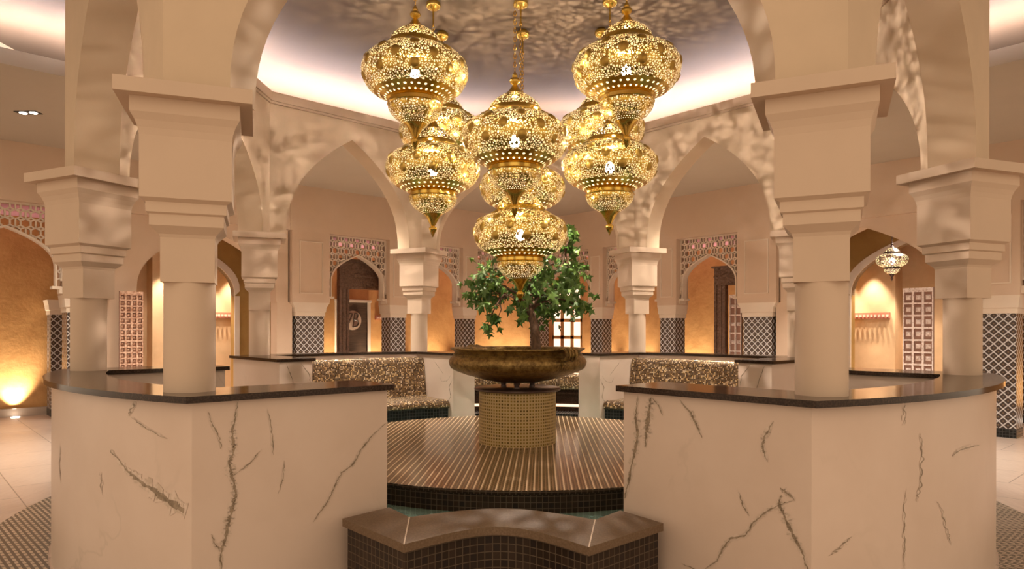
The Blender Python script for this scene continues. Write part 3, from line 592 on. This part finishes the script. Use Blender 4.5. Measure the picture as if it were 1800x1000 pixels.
def pillar(tf, s, hw, depth, label, boxhw=None, box=True, zbot=0.0, bd=None):
    e = empty('tiled_pillar', tf((s, depth / 2, 0))); tag(e, label, 'pillar', 'blue and white tiled pillars of the outer arcade', 'thing')
    bh = boxhw or hw + .06; zt, zb = c(.305), c(.62); d0, d1 = .05, .05 + depth; bd = bd or depth + .1
    m = MB(); m.box(s - hw, s + hw, d0, d1, .16, zt, tf=tf); m.build('tiled_shaft', M_dia, e)
    m = MB(); m.box(s - hw - .005, s + hw + .005, d0 - .005, d1 + .005, 0, .16, tf=tf); m.build('base', M_bluem, e)
    m = MB()
    def fr4(h, da, db, z0, h2, da2, db2, z1):
        q0 = [(s - h, da), (s + h, da), (s + h, db), (s - h, db)]; q1 = [(s - h2, da2), (s + h2, da2), (s + h2, db2), (s - h2, db2)]
        for k in range(4): j = (k + 1) % 4; m.quad([tf((*q0[k], z0)), tf((*q0[j], z0)), tf((*q1[j], z1)), tf((*q1[k], z1))])
    fr4(hw + .02, d0 - .02, d1 + .02, zt, hw + .02, d0 - .02, d1 + .02, zt + .09); fr4(hw + .02, d0 - .02, d1 + .02, zt + .09, hw + .035, d0 - .035, d1 + .035, zt + .10)
    fr4(hw + .035, d0 - .035, d1 + .035, zt + .10, hw + .045, d0 - .04, d1 + .04, zt + .2); fr4(hw + .045, d0 - .04, d1 + .04, zt + .2, bh - .0, d0 - .05, d1 + .05, zb)
    m.quad([tf((s - hw, d0, zt + .001)), tf((s + hw, d0, zt + .001)), tf((s + hw, d1, zt + .001)), tf((s - hw, d1, zt + .001))]); m.build('capital', M_white, e)
    if box:
        m = MB(); m.box(s - bh, s + bh, 0, bd, zb, c(2.24), tf=tf)
        m.build('upper_block', M_cream2, e)
        m = MB(); w = .022; x0, x1, z0_, z1_ = s - bh * .62, s + bh * .62, zb + .2, c(2.24) - .22
        for (xa, xb, za, zb_) in ((x0, x1, z1_ - w, z1_), (x0, x1, z0_, z0_ + w), (x0, x0 + w, z0_ + w, z1_ - w), (x1 - w, x1, z0_ + w, z1_ - w)): m.box(xa, xb, -.014, 0, za, zb_, tf=tf)
        m.build('panel_moulding', M_white, e)
tfR = fr(1)
pillar(tfR, 0.0, .2, .4, 'blue and white tiled pillar at the far corner directly behind the tree trunk', .22)
ords = {2.42: 'second tiled pillar %s of the tree', 4.73: 'tiled pillar just %s of the far column, between two lattice arches', 7.1: 'broad tiled pillar under a large panelled block on the %s', 11.57: 'tall tiled pillar beside the %s outer column'}
for sg in (-1, 1):
    tf = fr(sg)
    for s_, hw_, dp in ((2.42, .2, .4), (4.73, .22, .42), (7.1, .34, .62), (11.57, .27, .5)):
        pillar(tf, s_, hw_, dp, 'blue and white ' + ords[s_] % side[sg], {7.1: .46}.get(s_), bd={7.1: .75}.get(s_))
    bays = [(1.21, .26, 2.18, 'nearest the tree'), (3.57, 2.68, 4.45, 'partly behind the far column'), (5.81, 5.01, 6.64, 'beside the panelled block'), (12.75, 11.9, 13.6, 'beyond the outer column')]
    for ct, a0, a1, wh in bays:
        lattice(tf, a0, a1, c(2.24), ct, (a1 - a0) / 2 - .11, c(.78), c(1.12), .67, .16, 'white lattice over a pointed arch on the %s, %s' % (side[sg], wh), 'pierced lattice screens')
    # upper wall above lattice and side wall with the plain arch
    m = MB(); m.box(.0 if sg > 0 else .0, 7.6, 0, .5, c(2.24), LOW, tf=tf); m.box(11.25, 15.5, 0, .5, c(2.24), LOW, tf=tf)
    arch_wall(m, tf, 7.6, 11.25, 1.4, 9.28, c(.62), c(.78), 1.3, LOW, .12, .45)
    m.box(7.6, 11.25, .02, .12, c(2.24), LOW, tf=tf)
    m.build('wall_outer_' + side[sg], M_cream2); tag(bpy.data.objects['wall_outer_' + side[sg]], 'cream upper wall of the outer arcade on the ' + side[sg], kind='structure')
    m = MB(); m.box(10.72, 11.28, .12, .45, 0, c(.62), tf=tf); m.box(7.5, 7.86, .12, .45, 0, c(.62), tf=tf); m.build('wall_jamb_' + side[sg], M_cream2); tag(bpy.data.objects['wall_jamb_' + side[sg]], 'cream jambs of the plain arch on the ' + side[sg], kind='structure')
    # corridor back wall
    m = MB(); m.box(-.0, 7.0, 3.15, 3.3, 0, c(2.40), tf=tf); m.box(11.2, 17, 3.15, 3.3, 0, c(2.40), tf=tf); m.box(6.9, 7.0, 1.25, 3.15, 0, c(2.40), tf=tf)
    m.build('wall_corridor_' + side[sg], M_orange); tag(bpy.data.objects['wall_corridor_' + side[sg]], 'orange stucco corridor wall beyond the arches on the ' + side[sg], kind='structure')
    # recess behind the plain arch
    m = MB(); arch_wall(m, tf, 7.0, 11.3, 1.36, 9.76 if sg > 0 else 9.5, 0, c(.8), 1.17, c(2.40), 1.9, 2.1)
    m.build('wall_recess_' + side[sg], M_olive); tag(bpy.data.objects['wall_recess_' + side[sg]], 'dark ochre wall with an arched alcove in the %s recess' % side[sg], kind='structure')
    m = MB(); ct = 9.76 if sg > 0 else 9.5; N = 24; us = [1.36 * sin(pi / 2 * (-1 + 2 * k / N)) for k in range(N + 1)]
    for k in range(N):
        f0 = lambda u, e_: (ct + u * (1 + e_ / 1.36), arch_z(u, 1.36, c(.8), 1.17) + e_)
        q0, q1, q2, q3 = f0(us[k], 0), f0(us[k + 1], 0), f0(us[k + 1], .12), f0(us[k], .12)
        m.quad([tf((q_[0], 1.86, q_[1])) for q_ in (q0, q1, q2, q3)]); m.quad([tf((q0[0], 1.86, q0[1])), tf((q1[0], 1.86, q1[1])), tf((q1[0], 2.1, q1[1])), tf((q0[0], 2.1, q0[1]))]); m.quad([tf((q3[0], 1.86, q3[1])), tf((q2[0], 1.86, q2[1])), tf((q2[0], 1.9, q2[1])), tf((q3[0], 1.9, q3[1]))])
    for sg_ in (-1, 1): lo_, hi_ = sorted((ct + sg_ * 1.36, ct + sg_ * 1.48)); m.box(lo_, hi_, 1.86, 1.9, 0, c(.8), tf=tf)
    m.build('trim_%d' % (1 if sg < 0 else 2), M_white); tag(bpy.data.objects['trim_%d' % (1 if sg < 0 else 2)], 'pale arched trim around the alcove on the ' + side[sg], kind='structure')
    q9 = 9.05 if sg > 0 else 9.72; m = MB(); m.box(7.0, q9, 2.7, 3.3, 0, c(2.40), tf=tf); m.box(q9, 11.2, 3.15, 3.3, 0, c(2.40), tf=tf); m.box(11.2, 11.3, 1.9, 3.3, 0, c(2.40), tf=tf)
    m.build('wall_alcove_' + side[sg], M_peach); tag(bpy.data.objects['wall_alcove_' + side[sg]], 'lit ochre wall at the back of the alcove on the ' + side[sg], kind='structure')
    # hook rail
    e = empty('hook_rail', tf((8.9, 2.6, c(.28)))); tag(e, 'reddish wall rail of small hooks on the lit alcove wall on the ' + side[sg], 'hook rail', 'hook rails')
    m = MB(); m.box(7.6, 8.95, 2.66, 2.7, c(.28), c(.42), tf=tf); m.build('rail', M_red, e)
    m = MB()
    for k in range(16): m.box(7.64 + k * .083, 7.68 + k * .083, 2.6, 2.66, c(.32), c(.37), tf=tf)
    m.build('hooks', M_white, e)
    for q_ in range(3):
        s_ = (7.9, 8.6, 9.5)[q_]; ld = bpy.data.lights.new('alcove_spot', 'SPOT'); ld.energy = 420; ld.color = (1, .8, .6); ld.spot_size = R(62); ld.spot_blend = .6; ld.shadow_soft_size = .03
        o = bpy.data.objects.new('alcove_spot', ld); COL.objects.link(o); o.location = tf((s_, 2.38, c(1.75))); o.rotation_euler = (0, 0, 0)
def extra_uplights():  # lamps added to brighten the orange wall behind the tree
    uplight((-.75, 14.1, 0), 0, 'small added floor uplight brightening the orange wall straight behind the tree', 900)
    uplight((-1.9, 14.1, 0), 0, 'small added floor uplight brightening the orange wall, left of the one behind the tree', 500)
    uplight((2.1, 14.1, 0), 0, 'small added floor uplight right of the lit glazed screen', 500)
# baseboards
for sg in (-1, 1):
    tf = fr(sg); m = MB(); m.box(11.3, 17, 3.08, 3.15, 0, .17, tf=tf); m.build('baseboard_' + side[sg], M_grey); tag(bpy.data.objects['baseboard_' + side[sg]], 'grey skirting along the %s corridor wall' % side[sg], kind='structure')
# outer pilasters
for sg in (-1, 1):
    tf = fr(sg)
    def tf2(p, tf=tf): return tf((p[0], p[1] + 2.55, p[2]))
    pillar(tf2, 11.51, .2, .45, 'blue and white tiled pilaster against the corridor wall beyond the %s outer column' % side[sg], .27, box=False)
# ---------------------------------------------------------------- carved doors and frames
def carved_leaf(tf, s0, s1, d, z0, z1, mat, label, cols=4, rows=14, tilt=0):
    e = empty('carved_door_leaf', tf(((s0 + s1) / 2, d, 0))); tag(e, label, 'carved door', 'carved door leaves standing open', 'thing')
    m = MB(); m.box(s0, s1, d, d + .05, z0, z1, tf=tf); m.build('board', M_board, e)
    m = MB(); w = (s1 - s0); bw = w / cols; bh = (z1 - z0 - .12) / rows; g = .016
    for i in range(cols + 1): m.box(s0 + i * bw - g if i else s0, s0 + i * bw + g if i < cols else s1, d - .035, d, z0, z1, tf=tf)
    for j in range(rows + 1): m.box(s0, s1, d - .03, d, z0 + .06 + j * bh - g, z0 + .06 + j * bh + g, tf=tf)
    for zz in (z0, z1 - .06): m.box(s0, s1, d - .045, d, zz, zz + .06, tf=tf)
    for i in range(cols):
        for j in range(rows):
            cx_, cz_ = s0 + (i + .5) * bw, z0 + .06 + (j + .5) * bh; r_ = min(bw, bh) * .26
            b4 = [tf((cx_ + r_ * x, d, cz_ + r_ * y)) for x, y in ((-1, -1), (1, -1), (1, 1), (-1, 1))]; tp = tf((cx_, d - .05, cz_ + r_ * .3))
            for k in range(4): m.quad([b4[k], b4[(k + 1) % 4], tp])
    m.build('carved_grid', mat, e)
carved_leaf(fr(-1), 10.63, 11.03, -.12, 0.02, c(.72), M_cwood, 'copper-toned carved wooden door leaf with a grid of studs beside the left arch', 4, 22)
carved_leaf(fr(1), 10.12, 10.62, -.1, 0.02, c(.80), M_wwood, 'whitewashed carved wooden door leaf with heart-like coffers beside the right arch', 3, 11)
def door_frame(tf, s0, s1, w, d, z1, lint, label):
    e = empty('carved_portal', tf(((s0 + s1) / 2, d, 0))); tag(e, label, 'door frame', 'carved wooden door frames in the corridor', 'thing')
    for a0, a1 in ((s0, s0 + w), (s1 - w, s1)):
        m = MB(); m.box(a0, a1, d, d + .14, 0, z1, tf=tf); m.box(a0 + w * .62, a0 + w * .7, d - .02, d, 0, z1, tf=tf); m.box(a0 + w * .2, a0 + w * .28, d - .03, d, 0, z1, tf=tf); m.build('post', M_wood, e)
    m = MB(); m.box(s0, s1, d, d + .14, z1, z1 + lint, tf=tf); m.box(s0 - .05, s1 + .05, d - .05, d + .14, z1 + lint * .9, z1 + lint, tf=tf); m.box(s0, s1, d - .03, d, z1 + lint * .42, z1 + lint * .5, tf=tf); m.box(s0, s1, d - .02, d, z1, z1 + lint * .06, tf=tf); m.build('lintel', M_wood, e)
door_frame(fr(-1), 4.15, 5.98, .27, .75, c(1.03), .74, 'dark carved wooden door frame seen through the lattice arch on the left')
door_frame(fr(1), 5.6, 7.1, .3, .75, c(1.1), .47, 'dark carved wooden door frame seen through the lattice arch on the right')
carved_leaf(fr(1), 6.12, 6.42, .60, 0.02, c(.85), M_wwood, 'narrow carved door leaf inside the dark wooden frame on the right', 2, 6)
# door with round sign
tfL = fr(-1)
e = empty('dark_door', tfL((7.2, 3.0, 0))); tag(e, 'dark plain door with a round pale monogram sign, seen through the left carved frame', 'door', kind='thing')
def cam_plane_door():
    return None
s0, s1, dd = 3.83, 4.75, 3.08
m = MB(); m.box(s0, s1, dd, dd + .05, 0, c(.80), tf=tfL); m.build('door_panel', M_dwood, e)
m = MB(); m.box(s0 - .1, s0, dd - .03, dd + .05, 0, c(.80), tf=tfL); m.box(s1, s1 + .1, dd - .03, dd + .05, 0, c(.80), tf=tfL); m.build('door_jamb', M_white, e)
m = MB(); m.box(s0 - .12, s1 + .12, dd - .05, dd + .05, c(.80), c(.87), tf=tfL); m.build('door_header', M_white, e)
m = MB(); cz_, cs_, rr_ = c(.27), 4.31, .28
m.quad([tfL((cs_ + rr_ * cos(2 * pi * k / 40), dd - .012, cz_ + rr_ * sin(2 * pi * k / 40))) for k in range(40)]); 
for k in range(40):
    a0, a1 = 2 * pi * k / 40, 2 * pi * (k + 1) / 40; m.quad([tfL((cs_ + rr_ * cos(a0), dd - .012, cz_ + rr_ * sin(a0))), tfL((cs_ + rr_ * cos(a1), dd - .012, cz_ + rr_ * sin(a1))), tfL((cs_ + rr_ * cos(a1), dd, cz_ + rr_ * sin(a1))), tfL((cs_ + rr_ * cos(a0), dd, cz_ + rr_ * sin(a0)))])
sign = m.build('round_sign', M_sign, e)
m = MB()
def stroke(pts, r_=.02): m.tube([tfL((cs_ - x, dd - .02, cz_ + z)) for x, z in pts], r_, 6)
stroke([(.0, -.2), (.03, 0), (.05, .2)]); stroke([(.05, .2), (.13, .21), (.17, .15), (.14, .06), (.03, .02)]); stroke([(.03, .02), (.15, .0), (.19, -.08), (.14, -.17), (0, -.2)])
stroke([(-.02, .19), (-.1, .2), (-.15, .13)]); stroke([(-.06, .05), (-.15, -.05), (-.2, -.14)], .03); stroke([(-.02, .19), (-.08, .03), (-.12, -.08)])
m.build('monogram', M_dwood, sign)
e = empty('hook_rail', tfL((3.2, 3.1, c(.3)))); tag(e, 'short red hook rail on the orange wall beside the dark door with the sign', 'hook rail', 'hook rails')
m = MB(); m.box(2.8, 3.54, 3.1, 3.15, c(.3), c(.43), tf=tfL); m.build('rail', M_red, e)
m = MB()
for k in range(8): m.box(2.84 + k * .088, 2.88 + k * .088, 3.05, 3.1, c(.34), c(.38), tf=tfL)
m.build('hooks', M_white, e)
# glazed lit door behind the tree, facing the room
WY = 14.45
m = MB(); m.box(-2.25, .60, WY, WY + .15, 0, c(2.40)); m.box(1.58, 2.45, WY, WY + .15, 0, c(2.40)); m.box(.60, 1.58, WY, WY + .15, c(1.5), c(2.40))
tag(m.build('wall_back_corridor', M_orange), 'orange wall around the lit glazed screen behind the tree', kind='structure')
e = empty('window_1', (1.09, WY, 0)); tag(e, 'brightly lit glazed screen of orange bars behind the tree', kind='structure')
m = MB()
for k in range(4): x_ = .60 + k * .3267; m.box(x_ - .055 if k else x_, x_ + .055 if k < 3 else x_, WY + .02, WY + .1, 0, c(1.5))
for k in range(7): z_ = c(1.5) - .055 - k * .56; m.box(.60, 1.58, WY + .02, WY + .1, z_ - .055, z_ + .055)
m.build('window_frame', M_orange, e)
m = MB(); m.box(.60, 1.58, WY + .11, WY + .13, 0, c(1.5)); m.build('lit_glass', M_pane, e)

# bench and steps beyond the far gap of the counters
e = empty('curved_mosaic_seat', (0, 3.9, 0)); tag(e, 'low curved seat of dark mosaic beyond the pedestal, in the far gap between counters', 'seat')
ks = [-1 + 2 * k / 20 for k in range(21)]
def bf(p, k): r_, z_ = p; an = pi / 2 + k * .245; return (r_ * cos(an), r_ * sin(an), z_)
m = MB(); m.sweep([(4.5, .78), (4.5, 1.02), (4.4, 1.06), (4.15, 1.07), (4.05, 1.03), (4.02, .93), (4.05, .80)], ks, bf, True); m.build('mosaic_cushion', M_glit, e, 50)
m = MB(); m.sweep([(4.45, 0), (4.45, .79), (4.1, .79), (4.1, .76), (3.98, .755), (3.98, .72), (4.05, .71), (4.05, 0)], ks, bf, True); m.build('plinth', M_gran, e, 30)
m = MB(); m.sweep([(4.05, .50), (4.05, .54), (4.0, .54), (4.0, .50)], ks, bf, True); m.build('light_strip', M_ledw, e, 30, label='warm glowing strip under the seat')
m = MB(); m.sweep([(4.04, 0), (4.04, .42), (3.6, .42), (3.6, 0)], ks, bf, True); m.build('step', M_bluem, e, 30)

# ---------------------------------------------------------------- small silver lantern
tf = tfR; p = tf((9.55, 1.0, c(1.46)))
e = empty('silver_lantern', p); tag(e, 'small silver pierced lantern hanging inside the recess on the right', 'lantern')
lantern_body(e, p, .30, M_pierce2, M_pierce2, M_plate, c(2.40) - p[2] - .385 - .05, False); canopy(e, p[0], p[1], c(2.40), M_plate, .08)
ld = bpy.data.lights.new('silver_lantern_light', 'POINT'); ld.energy = 40; ld.color = (1, .82, .62); ld.shadow_soft_size = .04
o = bpy.data.objects.new('silver_lantern_light', ld); COL.objects.link(o); o.parent = e

# ---------------------------------------------------------------- downlights and uplights
def downlight(x, y, z, ang, label, energy=70, lamp=True):
    e = empty('twin_downlight', (x, y, z)); tag(e, label, 'downlight', 'twin recessed downlights')
    tfd = lambda p: (x + p[0] * cos(ang) - p[1] * sin(ang), y + p[0] * sin(ang) + p[1] * cos(ang), z + p[2])
    m = MB(); m.box(-.17, .17, -.08, .08, -.008, .0, tf=tfd); m.build('housing', M_black, e)
    for sx in (-.08, .08):
        m = MB(); q = tfd((sx, 0, 0)); m.lathe([(0, -.014), (.05, -.014), (.055, -.009)], 16, (q[0], q[1], z)); m.build('lamp', M_lamp, e)
    if lamp:
        ld = bpy.data.lights.new('downlight_beam', 'SPOT'); ld.energy = energy * 1.3; ld.color = (1, .88, .73); ld.spot_size = R(120); ld.spot_blend = .8; ld.shadow_soft_size = .25
        o = bpy.data.objects.new('downlight_beam', ld); COL.objects.link(o); o.parent = e; o.location = (0, 0, -.04)
def dl(tf, s, d): return tf((s, d, 0))[:2]
for sg, lab in ((-1, 'left'), (1, 'right')):
    tf = fr(sg)
    for s_, d_, w_, en in ((12.7, -2.1, 'beyond the outer column', 650), (9.3, -3.9, 'added fill above the arcade wall', 1000), (7.8, -3.9, 'second added fill behind the arcade', 800), (6.4, -3.9, 'added fill behind upper arcade wall', 750), (4.9, -3.9, 'added fill above the far column', 650)):  # inner four per side are unseen lamps added to fill the ambulatory
        x, y = dl(tf, s_, d_)
        if sg > 0 and s_ > 12: x, y = dl(tf, 13.6, -2.1)
        downlight(x, y, LOW, 0 if s_ > 12 else R(-45 * sg), 'black twin downlight in the dropped ceiling on the %s, %s' % (lab, w_), en)
    x, y = dl(tf, 9.9, 1.2); downlight(x, y, c(2.40), 0, 'black twin downlight in the recess ceiling on the ' + lab, 350)
def uplight(p, sg, label, energy=38):
    e = empty('floor_uplight', p); tag(e, label, 'uplight', 'uplights washing the orange wall')
    m = MB(); m.lathe([(0, 0.004), (.05, .004), (.06, .012), (.075, .012), (.08, 0)], 20, p); m.build('lens_ring', M_lamp, e, 40)
    ld = bpy.data.lights.new('uplight_beam', 'SPOT'); ld.energy = energy * .8; ld.color = (1, .80, .56); ld.spot_size = R(75); ld.spot_blend = .9; ld.shadow_soft_size = .03
    o = bpy.data.objects.new('uplight_beam', ld); COL.objects.link(o); o.parent = e; o.location = (0, 0, .05)
    o.rotation_euler = Vector((sg * .16, .16, 1)).to_track_quat('-Z', 'Y').to_euler()
for sg in (-1, 1):
    tf = fr(sg)
    for s_, w_ in ((1.6, 'behind the arch nearest the tree'), (3.6, 'behind the far column'), (5.3, 'beside the carved frame'), (12.28, 'beyond the outer column')):
        p = tf((s_, 2.83 if s_ < 10 else 2.93, 0)); uplight(p, sg, 'small floor uplight at the orange wall on the %s, %s' % (side[sg], w_), 800 if s_ < 10 else 620)
extra_uplights()
